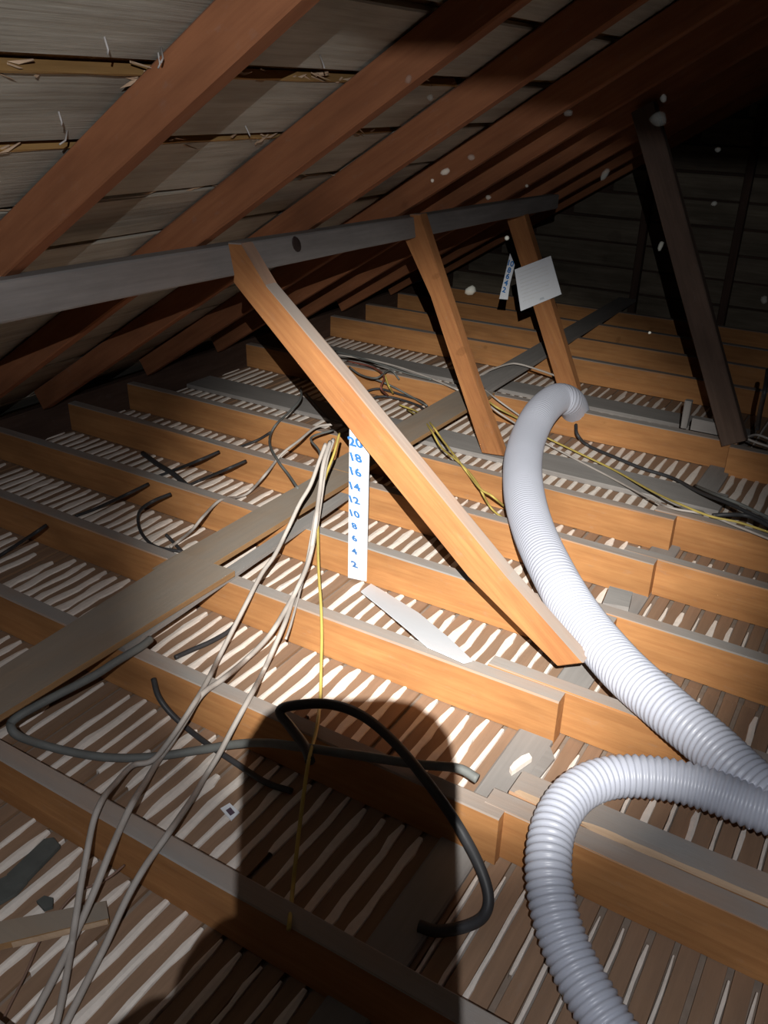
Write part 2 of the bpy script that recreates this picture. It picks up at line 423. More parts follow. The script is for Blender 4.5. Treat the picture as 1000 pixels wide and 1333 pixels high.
# purlin tapers a little towards its far end
def purlin():
    n = 14; V = []; Fc = []
    for i in range(n+1):
        t = i/n; T = near.lerp(B0, t); Bt = nearb.lerp(B1, t); Bt.y = T.y; Bt.x = T.x
        j = [random.uniform(-.001, .001) for _ in range(6)]
        V += [T+Vector((0, 0, -.004)), T+Vector((-.004, 0, j[0])), T+Vector((-.05, 0, j[1])), Bt+Vector((-.05, 0, j[2])), Bt+Vector((-.004, 0, j[3])), Bt+Vector((j[4], 0, .005))]
    for i in range(n):
        for q in range(6): Fc.append((i*6+q, i*6+(q+1) % 6, i*6+6+(q+1) % 6, i*6+6+q))
    Fc += [(5, 4, 3, 2, 1, 0), tuple(n*6+q for q in range(6))]
    M = frame(near, B0, Vector((0, 0, 1))); I = M.inverted()
    o = link('purlin', mesh('purlin', [I @ v for v in V], Fc, M_OLD)); o.matrix_world = M
    return tag(o, 'long grey weathered purlin beam carrying the rafters, with a dark oval knot', 'beam')
pu = purlin()
bpy.context.view_layer.update()
def face_pt(px, py):                              # a point on the purlin's lit face
    nrm = (B0-near).cross(Vector((0, 0, 1))).normalized(); d = ray(px, py)
    return CP+d*(nrm.dot(near-CP)/nrm.dot(d)), nrm
kp, kn = face_pt(386, 318)
if kn.dot(CP-kp) < 0: kn = -kn
ku = (B0-near).normalized(); V = []; Fc = []
ring = 14
for r, z in ((1, -.001), (.92, .0022), (.55, .0035)):
    for k in range(ring):
        a = 2*math.pi*k/ring
        e = Vector((0, 0, 1))
        V.append(kp+kn*z+ku*(.024*r*math.cos(a))+(e*.022*math.sin(a)*r)+e*(-.010*math.cos(a)*r))
for s in range(2):
    for k in range(ring): Fc.append((s*ring+k, s*ring+(k+1) % ring, (s+1)*ring+(k+1) % ring, (s+1)*ring+k))
Fc.append(tuple(2*ring+k for k in range(ring)))
kb = link('knot', mesh('knot', V, Fc, plain('knot_wood', (.035, .022, .02), .7, .4, 60)), pu)
kb.matrix_parent_inverse = pu.matrix_world.inverted(); kb['label'] = 'dark oval knot'

def strut(thick, P, label):
    """P: planar outline of the front face in world space, extruded backwards by thick; local x follows the grain"""
    M = frame(P[len(P)//2], P[0], Vector((0, 1, 0))); I = M.inverted()
    n = len(P); b = .004; cx = sum(P, Vector())/n
    def inset(p): return p+(cx-p).normalized()*b
    V = [inset(p) for p in P]+[p+Vector((0, b, 0)) for p in P]+[p+Vector((0, thick-b, 0)) for p in P]+[inset(p)+Vector((0, thick, 0)) for p in P]
    Fc = [tuple(range(n)), tuple(range(4*n-1, 3*n-1, -1))]
    for s in range(3):
        for i in range(n): Fc.append((s*n+i, s*n+(i+1) % n, (s+1)*n+(i+1) % n, (s+1)*n+i))
    o = link('strut', mesh('strut', [I @ v for v in V], Fc, M_STRUT)); o.matrix_world = M
    return tag(o, label, 'strut', 'slanting struts under the purlin')
def q(px, py, y, k=0):                            # pixel onto the leaning plane  y + k*z = const
    d = ray(px, py); t = (y-CP.y-k*CP.z)/(d.y+k*d.z); return CP+d*t
y1 = 1.785
s1 = [q(x, y, y1) for x, y in [(296, 316), (313, 317), (345, 371), (452, 497), (660, 752), (759, 864), (727, 868), (611, 752), (454, 559), (303, 366), (304, 356)]]
strut(.046, s1, 'long bright orange strut with a grey top edge, nearest to the camera')
s2 = [q(x, y, 3.22, .30) for x, y in [(533, 279), (547, 279), (556, 308), (620, 500), (655, 594), (628, 590), (560, 385), (527, 311), (541, 306)]]
strut(.05, s2, 'reddish notched strut in the middle, second from the camera')
s3 = [q(x, y, 4.05) for x, y in [(657, 276), (681, 274), (752, 506), (752, 520), (730, 520), (725, 500)]]
strut(.05, s3, 'strut with the white paper on it, third from the camera')
p4 = [aty(938, 577, 3.69), aty(976, 579, 3.69), aty(858, 165, 3.97), aty(832, 165, 3.97)]
b4 = (p4[0]+p4[1])/2; t4 = (p4[2]+p4[3])/2
b4.z = .145; t4.z += .07; t4.x -= .03
o = timber('strut', b4, t4, .10, .05, M_DARK, up=Vector((0, -1, 0)))
o.data.materials[0] = wood('old_strut', (.15, .10, .075), (.10, .065, .05), .3)
tag(o, 'tall dark brown strut on the right, standing before the end wall', 'strut')

# ------------------------------------------------------------------ walkway of boards laid across the joists
def plank(name, corners, th, m, label, cat, group=None, z0=.131):
    """flat board from four plan corners (world x,y), slightly bevelled"""
    a, b, c_, d = [Vector((p[0], p[1], z0)) for p in corners]
    p0 = (a+b)/2; p1 = (c_+d)/2; w0 = (a-b).length; w1 = (c_-d).length
    o = timber(name, p0+Vector((0, 0, th/2)), p1+Vector((0, 0, th/2)), 1, th, m, jit=.0008, bev=.0025, seg=10)
    for v in o.data.vertices:
        t = v.co.x/(p1-p0).length+.5; s = (w0*(1-t)+w1*t)
        v.co.y = (v.co.y)*s
    return tag(o, label, cat, group)
def pl(pts, z): return [at(x, y, z) for x, y in pts]
plank('walkway_board', [(-1.515, .62), (-1.635, .62), (-1.70, 1.665), (-1.497, 1.69)], .018, M_WALK, 'grey dusty walkway board at the left edge, lying on top of the next board', 'board', 'walkway boards', .150)
plank('walkway_board', [(-1.60, 1.58), (-1.73, 1.58), (-1.73, 2.50), (-1.60, 2.50)], .018, M_WALK, 'walkway board with an orange sawn edge, left of the ruler card', 'board', 'walkway boards', .131)
plank('walkway_batten', [(-1.495, 1.25), (-1.54, 1.25), (-1.575, 2.35), (-1.535, 2.35)], .014, M_OLD, 'narrow grey batten lying beside the walkway boards under the pale cables', 'batten', None, .131)
plank('walkway_board', [(-1.61, 2.505), (-1.755, 2.505), (-1.765, 3.70), (-1.60, 3.70)], .018, M_WALK, 'grey walkway board passing behind the long strut', 'board', 'walkway boards', .131)
plank('walkway_board', [(-1.635, 3.705), (-1.765, 3.705), (-1.79, 6.2), (-1.67, 6.2)], .018, M_OLD, 'dark grey walkway board leading to the end wall', 'board', 'walkway boards', .131)

# ------------------------------------------------------------------ standing ruler card, lying card, paper, small card
def digits(txt, org, ex, ey, h, m, parent, nrm):
    """printed figures: text turned into a thin mesh lying on the card"""
    cu = bpy.data.curves.new('numeral', 'FONT'); cu.body = txt; cu.size = h*1.4; cu.align_x = 'CENTER'; cu.align_y = 'CENTER'
    cu.extrude = .0003; cu.offset = h*.05; cu.resolution_u = 3
    tmp = bpy.data.objects.new('numeral', cu); COL.objects.link(tmp); bpy.context.view_layer.update()
    me = bpy.data.meshes.new_from_object(tmp.evaluated_get(bpy.context.evaluated_depsgraph_get()))
    bpy.data.objects.remove(tmp)
    M = Matrix((ex, ey, nrm)).transposed().to_4x4(); M.translation = org+nrm*.0004
    me.transform(M); me.materials.clear(); me.materials.append(m)
    o = link('numeral', me, parent); o.matrix_parent_inverse = parent.matrix_world.inverted()
    o['label'] = 'printed number %s' % txt
    return o
KR = .42                                           # the card leans back against the strut
def qr(x, y): return q(x, y, 2.062, KR)
rp = [qr(453, 752), qr(477, 757), qr(481, 560), qr(455, 555)]
ex = Vector((1, 0, 0)); ey = Vector((0, -KR, 1)).normalized(); nf = ex.cross(ey)
ru = prism('ruler_card', rp, -nf*.003, M_CARD)
tag(ru, 'white upright depth ruler card with blue numbers standing behind the long strut', 'ruler')
bpy.context.view_layer.update()
for t_, px, py, h in [('20', 463, 576.5, .032), ('18', 462.5, 596, .030), ('16', 462, 614.5, .030), ('14', 461, 633.5, .029), ('12', 460.5, 651, .028), ('10', 461, 669, .028),
                  ('8', 461.5, 685, .026), ('6', 461.5, 701, .026), ('4', 461.5, 718, .026), ('2', 461.5, 735, .029)]:
    digits(t_, qr(px, py), ex, ey, h, M_INK, ru, nf)
for k in range(6):
    a = qr(467.5, 728+k*3.6)+nf*.0003
    w_ = [.012, .011, .013, .010, .012, .008][k]
    o = prism('print_line', [a, a+ex*w_, a+ex*w_+ey*.005, a+ey*.005], nf*.0005, M_PALE, ru); o.matrix_parent_inverse = ru.matrix_world.inverted()

# lying card: from the laths at the ruler's foot up onto the joist in front
cardpx = [(470, 771), (483, 761), (500, 771), (545, 799), (585, 832), (615, 861), (604, 864), (575, 851), (556, 843), (530, 820), (500, 795)]
ca, cb, cc = at(470, 771, .055), at(552, 842, .150), at(612, 862, .139)
cn_ = (cb-ca).cross(cc-ca).normalized()
def onpl(x, y):
    d = ray(x, y); return CP+d*(cn_.dot(ca-CP)/cn_.dot(d))
cp = [onpl(x, y) for x, y in cardpx]
lc = prism('depth_card', cp, Vector((0, 0, .004)), M_CARD)
tag(lc, 'blank white pointed card lying between the ruler foot and the joist', 'card')

yp = 4.038; nf = Vector((0, -1, 0))
pq = [aty(670, 351, yp), aty(717, 333, yp), aty(731, 383, yp), aty(678, 405, yp)]
pc = prism('paper_notice', pq, Vector((0, .003, 0)), M_CARD)
tag(pc, 'white paper notice tilted on the third strut', 'paper')
bpy.context.view_layer.update()
pex = (pq[1]-pq[0]).normalized(); pey = (pq[0]-pq[3]).normalized()
for k in range(9):
    f = .10+k*.085
    a = pq[0].lerp(pq[3], f)+pex*.018; L = (pq[1]-pq[0]).length*([.55, .8, .78, .8, .5, .8, .76, .8, .35][k])
    o = prism('print_line', [a, a+pex*L, a+pex*L-pey*.005, a-pey*.005], nf*.0006, plain('faint_ink', (.72, .75, .79), .6), pc)
    o.matrix_parent_inverse = pc.matrix_world.inverted()
a = pq[3].lerp(pq[2], .48)+pey*.012
o = prism('print_mark', [a, a+pex*.028, a+pex*.024+pey*.011, a+pex*.004+pey*.011], nf*.0006, M_PALE, pc); o.matrix_parent_inverse = pc.matrix_world.inverted()
yk = 4.028
kq = [aty(664, 330, yk), aty(670, 345, yk), aty(664, 369, yk), aty(661, 390, yk), aty(650, 389, yk)]
kc = prism('ruler_card', kq, Vector((0, .003, 0)), M_CARD)
tag(kc, 'small hanging ruler card left of the white paper notice', 'ruler')
bpy.context.view_layer.update()
ra = Vector((math.cos(-.2), 0, math.sin(-.2))); rb = Vector((-math.sin(-.2), 0, math.cos(-.2)))
for t_, px, py in [('10', 664.5, 343), ('8', 663, 352), ('6', 661, 360), ('4', 659, 368.5), ('2', 656.5, 377.5)]:
    digits(t_, aty(px, py, yk-.0003), ra, rb, .026, M_INK, kc, nf)

# ------------------------------------------------------------------ corrugated blower hose
HP = [(750, 548, .02, .064), (748, 533, .12, .065), (740, 522, .20, .066), (724, 520, .225, .068), (704, 538, .22, .070), (689, 567, .19, .071), (681, 600, .19, .071), (682, 640, .2, .069), (693, 686, .2, .066),
      (716, 738, .2, .063), (752, 800, .175, .061), (805, 865, .19, .058), (865, 920, .2, .055), (925, 970, .2, .053), (985, 1025, .195, .051),
      (1075, 1090, .19, .047), (1180, 1140, .19, .046), (1210, 1175, .19, .045), (1150, 1150, .19, .045), (1050, 1078, .19, .044),
      (975, 1048, .19, .0425), (910, 1024, .19, .042), (850, 1012, .19, .0415), (795, 1012, .19, .041), (752, 1030, .19, .041), (724, 1068, .18, .041),
      (714, 1120, .16, .041), (720, 1180, .13, .041), (742, 1245, .10, .041), (778, 1312, .08, .041), (830, 1390, .06, .041), (880, 1450, .05, .041)]
cen = [at(x, y, z) for x, y, z, r in HP]; rr = [r for *_, r in HP]
path = spline(cen, 24); rads = []
for i in range(len(cen)-1):
    for k in range(24): rads.append(rr[i]+(rr[i+1]-rr[i])*k/24)
rads.append(rr[-1])
# resample at even steps so the corrugation keeps its pitch
cum = [0]
for a, b in zip(path[:-1], path[1:]): cum.append(cum[-1]+(b-a).length)
pp, rs = [], []; s = 0; i = 0; ph = 0; amp = []
pitch = .0145; sub = 4; k = 0
while s < cum[-1]:
    while cum[i+1] < s: i += 1
    t = (s-cum[i])/(cum[i+1]-cum[i]); r = rads[i]+(rads[i+1]-rads[i])*t
    pp.append(path[i].lerp(path[i+1], t))
    am = .0030 if r < .052 else (.0022 if r < .062 else .0015)
    rs.append(r+am*[-1, .25, 1, .25][k % 4]); k += 1; s += pitch/sub
segs = 28; V = []; Fc = []; nrm = None
for i, p in enumerate(pp):
    t = (pp[min(i+3, len(pp)-1)]-pp[max(i-3, 0)]).normalized()
    if nrm is None: nrm = t.cross(Vector((.3, .1, .9))).normalized()
    nrm = (nrm-t*nrm.dot(t)).normalized(); bn = t.cross(nrm)
    for k in range(segs):
        a = 2*math.pi*k/segs; V.append(p+(nrm*math.cos(a)+bn*math.sin(a))*rs[i])
for i in range(len(pp)-1):
    for k in range(segs): Fc.append((i*segs+k, i*segs+(k+1) % segs, (i+1)*segs+(k+1) % segs, (i+1)*segs+k))
Fc += [tuple(range(segs)), tuple((len(pp)-1)*segs+k for k in range(segs))]
ho = rebase(link('blower_hose', mesh('blower_hose', V, Fc, M_HOSE, True)))
tag(ho, 'thick white corrugated hose winding over the joists on the right', 'hose')

# ------------------------------------------------------------------ cables
def cable(name, pts, rad, m, label, group=None, flat=1.0):
    """drape: the control points give the run, then the cable is lifted to lie over every joist it meets"""
    sp_ = spline([Vector(p) for p in pts], 7); zs = [p.z for p in sp_]
    sol = [(y, y+JW) for y in JNEAR+JY]+[(y+JW, y+2*JW) for y in JY[1:6]]
    for _ in range(3):
        Q = [at(p.x, p.y, z) for p, z in zip(sp_, zs)]
        for k, w in enumerate(Q):
            ov = any(a-.012 < w.y < b+.012 for a, b in sol)
            fl_ = any(y-.01 < w.y < y+w_+.01 for y, w_ in FLAT) and w.x < -.42
            zs[k] = max(zs[k], JH+rad+.004 if ov else .027+rad if fl_ else rad+.007)
        for seq in (range(1, len(Q)), range(len(Q)-2, -1, -1)):
            for k in seq:
                j_ = k-1 if seq.step == 1 else k+1
                dd = math.hypot(Q[k].x-Q[j_].x, Q[k].y-Q[j_].y)
                zs[k] = max(zs[k], zs[j_]-1.1*dd)
    for _ in range(2): zs = [zs[0]]+[(zs[k-1]+2*zs[k]+zs[k+1])/4 for k in range(1, len(zs)-1)]+[zs[-1]]
    o = tube(name, [at(p.x, p.y, z) for p, z in zip(sp_, zs)], rad, m, seg=8, flat=flat)
    return tag(o, label, 'cable', group)
T = .15; G = .02
cable('thick_cable', [(196, 832, .146), (182, 843, .15), (150, 862, .15), (120, 881, .14), (55, 915, .13), (22, 934, .12), (14, 946, .10), (28, 960, .06), (80, 976, .03), (140, 986, .02), (200, 985, .02), (262, 976, .03), (305, 969, .06), (345, 967, .11),
      (395, 973, T), (470, 984, T), (545, 995, T), (596, 1000, T), (622, 1014, .145)], .0105, M_GREYC, 'thick grey cable bending round at the left beside the walkway board')
cable('thick_cable', [(404, 992, T), (397, 972, .155), (378, 946, .16), (364, 926, .17), (385, 918, .19), (430, 917, .20), (472, 932, .20), (512, 965, .19), (552, 1012, .18), (592, 1068, .14), (622, 1122, .08), (636, 1165, .04), (630, 1192, .02), (606, 1206, .02), (570, 1212, .02), (545, 1205, .02)],
      .0115, M_BLACK, 'thick black cable looping over the edge of the dark shadow')
cable('thick_cable', [(200, 884, .10), (206, 906, .06), (222, 928, .02), (246, 950, .015), (275, 972, .015), (305, 992, .015), (345, 1018, .015), (380, 1030, .015)], .0075, M_BLACK, 'short dark cable dropping from the joist face near the left white cables')
GW = 'pale cables hanging in the left bundle'
cable('pale_cable', [(424, 578, .42), (415, 602, .38), (404, 632, .33), (390, 656, .27), (375, 688, .22), (358, 722, .2), (340, 748, .18), (322, 783, .155), (300, 826, .06), (282, 862, .05), (268, 890, .13), (250, 920, .15), (222, 962, .06), (198, 990, .045), (172, 997, .045), (150, 1020, .10), (135, 1038, .155),
      (122, 1068, .15), (112, 1117, .06), (105, 1155, .035), (97, 1205, .03), (91, 1245, .03), (80, 1304, .03), (70, 1345, .03)], .0064, M_WHITEC, 'pale cable, leftmost strand where the bundle crosses the near left joist')
cable('pale_cable', [(430, 575, .42), (421, 605, .38), (416, 642, .31), (410, 686, .24), (402, 730, .18), (386, 768, .155), (370, 797, .05), (350, 828, .03), (322, 857, .03), (290, 884, .11), (262, 905, .15), (240, 940, .06), (222, 968, .03), (205, 992, .03), (188, 1020, .08), (170, 1050, .155), (145, 1105, .06), (125, 1155, .03), (107, 1197, .03), (87, 1240, .03), (66, 1281, .03), (42, 1326, .03), (30, 1350, .03)],
      .0070, M_WHITEC, 'thickest pale cable, middle strand crossing the near left joist')
cable('pale_cable', [(434, 572, .42), (425, 600, .38), (419, 640, .31), (413, 680, .24), (406, 715, .20), (400, 735, .17), (391, 757, .155), (382, 778, .12), (372, 808, .05), (357, 843, .03), (342, 876, .04), (325, 908, .12), (302, 950, .10), (284, 984, .03), (266, 1013, .03), (250, 1040, .06), (217, 1088, .155), (187, 1131, .05), (162, 1176, .03), (137, 1231, .03), (112, 1280, .03), (87, 1330, .03), (78, 1350, .03)],
      .0066, M_WHITEC, 'pale cable, rightmost strand crossing the near left joist')
cable('pale_cable', [(428, 585, .40), (422, 615, .36), (412, 660, .28), (404, 705, .2), (397, 742, .16), (389, 775, .1), (379, 812, .03), (372, 832, .02)], .0035, M_WHITEC, 'thin pale cable ending on the laths below the ruler card')
cable('yellow_cable', [(442, 564, .42), (435, 590, .36), (424, 620, .30), (415, 655, .26), (414, 700, .22), (415, 745, .2), (418, 790, .17), (419, 830, .13), (418, 870, .09), (417, 908, .06), (412, 950, .13), (402, 990, .16), (392, 1060, .06), (384, 1130, .03), (376, 1210, .03)], .0042, M_YELC, 'yellow cable hanging straight down beside the pale bundle into the shadow')
cable('grey_cable', [(446, 553, .20), (428, 553, .20), (410, 557, .2), (390, 573, .19), (367, 591, .16), (347, 616, .06), (325, 640, .03), (310, 647, .03), (287, 651, .10), (265, 672, .15), (250, 690, .10), (233, 704, .03), (222, 712, .03)], .0052, M_WHITEC, 'light grey cable arching from the tangle down over two joists at the left')
cable('grey_cable', [(392, 505, .16), (391, 520, .16), (376, 537, .14), (357, 556, .10), (351, 577, .13), (362, 600, .15), (375, 617, .14), (388, 636, .15)], .0052, M_GREYC, 'grey cable curling in a half ring left of the long strut')
cable('grey_cable', [(434, 560, .2), (405, 570, .2), (416, 588, .2), (417, 610, .19), (416, 640, .18)], .0045, M_GREYC, 'grey cable hooking over the top of the pale bundle')
cable('grey_cable', [(398, 512, .16), (412, 528, .15), (428, 545, .15), (441, 551, .16), (452, 556, .16)], .0045, M_GREYC, 'grey cable entering the tangle beside the dark edge of the long strut')
# stubs passing through the joists on the left
ST = 'dark cable stubs on the left'
for pts, l in [([(60, 684, .09), (36, 700, .03), (0, 723, .015), (-30, 742, .015)], 'dark cable stub at the left edge, nearest one'),
               ([(193, 630, .09), (160, 646, .03), (125, 662, .012), (98, 672, .012)], 'straight dark cable stub over the left laths, right of the edge stub'),
               ([(222, 643, .09), (200, 652, .05), (183, 664, .02), (180, 680, .012), (187, 698, .012), (204, 712, .015), (236, 718, .015)], 'curled dark cable stub over the left laths'),
               ([(285, 588, .09), (262, 598, .04), (232, 610, .012), (205, 620, .012)], 'upper straight dark cable stub left of the long strut'),
               ([(320, 600, .09), (297, 610, .04), (268, 622, .012), (245, 632, .012)], 'lower straight dark cable stub left of the long strut'),
               ([(352, 563, .08), (335, 573, .03), (312, 582, .012)], 'short dark cable stub under the half ring of grey cable'),
               ([(186, 590, .012), (205, 604, .012), (226, 617, .02), (243, 632, .012)], 'thick dark strip crossing the cable stubs on the far left laths'),
               ([(216, 696, .03), (226, 706, .012), (238, 719, .012)], 'tiny dark cable end beside the curled stub')]:
    o = cable('dark_cable', pts, .006 if 'strip' not in l else .011, M_BLACK, l, ST)
# flat dark strap beside the cable bundle and the walkway's shaded underside batten
cable('dark_cable', [(312, 803, .035), (300, 820, .015), (275, 835, .012), (250, 846, .012), (228, 856, .012)], .007, M_BLACK, 'dark cable end lying on the laths right of the walkway board')
# tangle behind the long strut
TG = 'cables in the tangle behind the long strut'
TANG = [([(436, 457, .15), (470, 466, .16), (500, 476, .16), (530, 486, .15), (562, 494, .15)], 'grey', 'grey cable along the joist top behind the long strut'),
        ([(452, 470, .15), (485, 478, .17), (500, 490, .17), (496, 505, .14), (505, 515, .06)], 'red', 'reddish brown cable dipping inside the tangle'),
        ([(470, 512, .04), (492, 506, .06), (520, 513, .05), (548, 522, .04), (560, 534, .04)], 'black', 'black cable arching along the front of the tangle'),
        ([(478, 520, .03), (500, 516, .04), (525, 521, .03), (548, 530, .03), (570, 548, .05)], 'black', 'second black cable under the front of the tangle'),
        ([(475, 490, .12), (495, 496, .12), (515, 505, .08), (535, 516, .05), (556, 528, .05)], 'grey', 'grey cable slanting through the middle of the tangle'),
        ([(455, 478, .16), (470, 488, .15), (490, 492, .17), (508, 482, .17), (520, 494, .12)], 'grey', 'grey cable curling at the top of the tangle'),
        ([(488, 480, .16), (500, 488, .16), (506, 502, .12), (512, 512, .06)], 'yellow', 'short yellow cable dipping inside the tangle'),
        ([(440, 462, .15), (480, 468, .15), (520, 478, .15), (560, 492, .15), (597, 508, .15)], 'pale', 'pale cable along the joist top reaching the second strut')]
for pts, c_, l in TANG:
    cable('grey_cable' if c_ != 'yellow' else 'yellow_cable', pts, .006 if c_ == 'black' else .0048, {'grey': M_GREYC, 'black': M_BLACK, 'yellow': M_YELC, 'pale': M_WHITEC, 'red': plain('red_sheath', (.22, .07, .05))}[c_], l, TG)
cable('yellow_cable', [(520, 527, .05), (545, 537, .05), (562, 553, .16), (575, 571, .14), (595, 597, .15), (606, 612, .14), (625, 636, .05), (641, 646, .04), (668, 668, .03), (690, 680, .03)], .0042, M_YELC, 'upper yellow cable running from the tangle down to the hose')
cable('yellow_cable', [(530, 533, .05), (550, 546, .12), (562, 561, .165), (575, 583, .13), (600, 604, .15), (620, 627, .06), (640, 662, .03), (668, 682, .03), (690, 692, .03)], .0042, M_YELC, 'lower yellow cable running from the tangle down to the hose')
RG = 'long cables on the right'
cable('yellow_cable', [(634, 521, .15), (650, 532, .14), (682, 549, .05), (707, 567, .05), (750, 588, .04), (800, 612, .04), (850, 640, .10), (887, 657, .15), (925, 672, .15), (962, 680, .15), (1005, 694, .15)], .0042, M_YELC, 'long yellow cable sagging past the hose to the right edge', RG)
cable('pale_cable', [(636, 527, .15), (652, 539, .13), (682, 558, .05), (707, 575, .04), (750, 598, .03), (800, 624, .04), (850, 651, .10), (877, 662, .145), (920, 670, .145), (962, 686, .145), (1005, 703, .145)], .0044, M_WHITEC, 'long pale cable just below the yellow one on the right', RG)
cable('pale_cable', [(630, 506, .15), (650, 522, .15), (685, 547, .05), (700, 558, .04)], .0042, M_WHITEC, 'short pale cable from behind the second strut to the hose', RG)
cable('black_cable', [(750, 553, .10), (752, 566, .05), (766, 580, .02), (800, 595, .02), (837, 610, .02), (875, 622, .02), (910, 640, .06), (950, 656, .14), (1005, 682, .15)], .0075, M_BLACK, 'black cable lying over the laths behind the hose on the right', RG)
cable('grey_cable', [(905, 632, .05), (935, 645, .14), (965, 657, .15), (1005, 676, .15)], .006, M_GREYC, 'light grey cable beside the black one at the right edge', RG)
cable('black_cable', [(928, 671, .14), (948, 670, .15), (975, 672, .15), (1008, 688, .15)], .008, M_BLACK, 'thick black cable lying flat at the right edge', RG)
cable('pale_cable', [(612, 494, .16), (622, 490, .17), (640, 481, .18), (662, 474, .18), (676, 474, .18), (700, 481, .17), (728, 491, .16), (738, 497, .15)], .005, M_WHITEC, 'pale cable bridging the walkway board between the second and third struts')
cable('black_cable', [(1000, 482, .50), (996, 508, .40), (990, 535, .28), (986, 560, .16)], .009, M_BLACK, 'black cable hanging at the right edge behind the tall dark strut')
for k, pts in enumerate([[(938, 562, .16), (960, 566, .17), (982, 575, .16), (1003, 582, .15)], [(948, 572, .15), (968, 570, .17), (985, 566, .17), (1003, 572, .16)]]):
    cable('pale_cable', pts, .005, M_WHITEC, ['pale cable end right of the tall dark strut foot, lower one', 'pale cable end right of the tall dark strut foot, upper one'][k])
cable('thin_wire', [(162, 1126, .05), (145, 1140, .05), (125, 1151, .04), (98, 1163, .03), (72, 1193, .02), (52, 1224, .02), (35, 1264, .02), (15, 1304, .02), (0, 1334, .02)], .0024, plain('rusty_wire', (.20, .12, .09)), 'thin brown wire snaking over the laths in the lower left corner')

# ------------------------------------------------------------------ scraps
def scrap(name, px, z, th, m, label, cat):
    o = prism(name, [at(x, y, z) for x, y in px], Vector((0, 0, th)), m); return tag(o, label, cat)
scrap('timber_offcut', [(-25, 1212), (60, 1196), (139, 1180), (143, 1203), (70, 1220), (-25, 1243)], .012, .016, M_WALK, 'thin brown board offcut on the laths in the lower left corner', 'offcut')
scrap('slate_piece', [(10, 1142), (58, 1096), (70, 1094), (79, 1104), (32, 1153), (8, 1158)], .010, .009, M_SLATE, 'long dark slate piece on the lower left laths', 'slate')
scrap('slate_piece', [(-20, 1158), (14, 1141), (36, 1150), (22, 1166), (-20, 1190)], .010, .008, M_SLATE, 'dark slate piece at the left edge below the long slate', 'slate')
scrap('slate_piece', [(48, 1176), (58, 1169), (70, 1172), (69, 1183), (58, 1187)], .010, .007, M_SLATE, 'smallest dark slate chip beside the brown offcut', 'slate')
scrap('wood_sliver', [(15, 1229), (80, 1213), (140, 1199), (141, 1203), (80, 1219), (17, 1234)], .0285, .004, M_RAW, 'long pale wood sliver on the brown offcut in the lower left corner', 'sliver')
tg_ = scrap('paper_tag', [(287, 1053), (299, 1046), (312, 1058), (301, 1069)], .012, .002, M_CARD, 'small white paper tag on the laths left of the shadow', 'tag')
bpy.context.view_layer.update()
o = prism('print_mark', [at(294, 1055, .0142), at(300, 1051, .0142), (at(306, 1058, .0142)), at(300, 1062, .0142)], Vector((0, 0, .0006)), plain('dark_ink', (.10, .07, .10)), tg_)
o.matrix_parent_inverse = tg_.matrix_world.inverted()
# crumb of plaster on the grey wall plate
V, Fc = [], []
c0 = [at(663, 1005, .016), at(668, 998, .016), at(678, 990, .018), at(688, 986, .018), at(692, 992, .016), at(682, 999, .016), at(672, 1006, .016), at(666, 1010, .014)]
pcb = prism('plaster_crumb', c0, Vector((0, 0, .014)), M_PLAST); tag(pcb, 'white plaster crumb on the grey plate beside the near hose bend', 'plaster')
scrap('timber_offcut', [(660, 975), (676, 962), (716, 975), (722, 990), (690, 1030), (640, 1012)], .006, .007, M_OLD, 'flat grey board piece under the plaster crumb', 'offcut')
scrap('timber_offcut', [(783, 796), (792, 774), (822, 782), (817, 802)], .10, .03, M_OLD, 'grey block wedged beside the hose, right of the long strut', 'offcut')
a = aty(889, 566, 3.80)
o = timber('timber_offcut', (a.x, 3.80, .13), (a.x, 3.80, .255), .028, .03, M_OLD, up=Vector((0, 1, 0))); tag(o, 'small upright grey block on the far joist left of the tall strut', 'offcut')
a = aty(900, 560, 3.80); b = aty(948, 570, 3.80)
o = timber('timber_offcut', (a.x, 3.80, .158), (b.x, 3.80, .158), .05, .055, M_OLD); tag(o, 'grey block lying on the far joist at the foot of the tall strut', 'offcut')

# ------------------------------------------------------------------ dust floating in the beam
mm, N, b = new('dust'); b.inputs['Base Color'].default_value = (.24, .24, .22, 1); b.inputs['Alpha'].default_value = .10
V, Fc = [], []
DU = [(580, 223, 7, 4, .4), (532, 103, 4, 6, -.3), (563, 235, 2.5, 2.5, 0), (614, 205, 5, 4, 0), (788, 227, 4, 9, -.6), (858, 155, 10, 8, 0), (864, 128, 4, 5, 0), (612, 378, 8, 6, .5), (686, 242, 2.5, 2, 0), (636, 257, 4, 3, 0),
      (740, 147, 6, 4, 0), (930, 265, 4, 3, .3), (860, 320, 3, 7, -.4), (935, 195, 4, 3, 0), (995, 390, 4, 5, 0), (846, 433, 2, 2, 0), (560, 127, 4, 4, 0), (660, 310, 3, 3, 0)]
for px, py, rx, ry, an in DU:
    D = ray(px, py).normalized()*random.uniform(1.1, 1.7); c0 = CP+D; s_ = D.length/F_PX
    ex_ = (CR*math.cos(an)+CU*math.sin(an)); ey_ = (CU*math.cos(an)-CR*math.sin(an)); ez_ = ex_.cross(ey_)
    k0 = len(V)
    for i in range(5):
        th = math.pi*i/4
        for k in range(8):
            p_ = 2*math.pi*k/8; f_ = 1+random.uniform(-.2, .2)
            V.append(c0+ex_*(rx*s_*math.sin(th)*math.cos(p_)*f_)+ey_*(ry*s_*math.sin(th)*math.sin(p_)*f_)+ez_*(min(rx, ry)*s_*math.cos(th)))
    for i in range(4):
        for k in range(8): Fc.append((k0+i*8+k, k0+i*8+(k+1) % 8, k0+i*8+8+(k+1) % 8, k0+i*8+8+k))
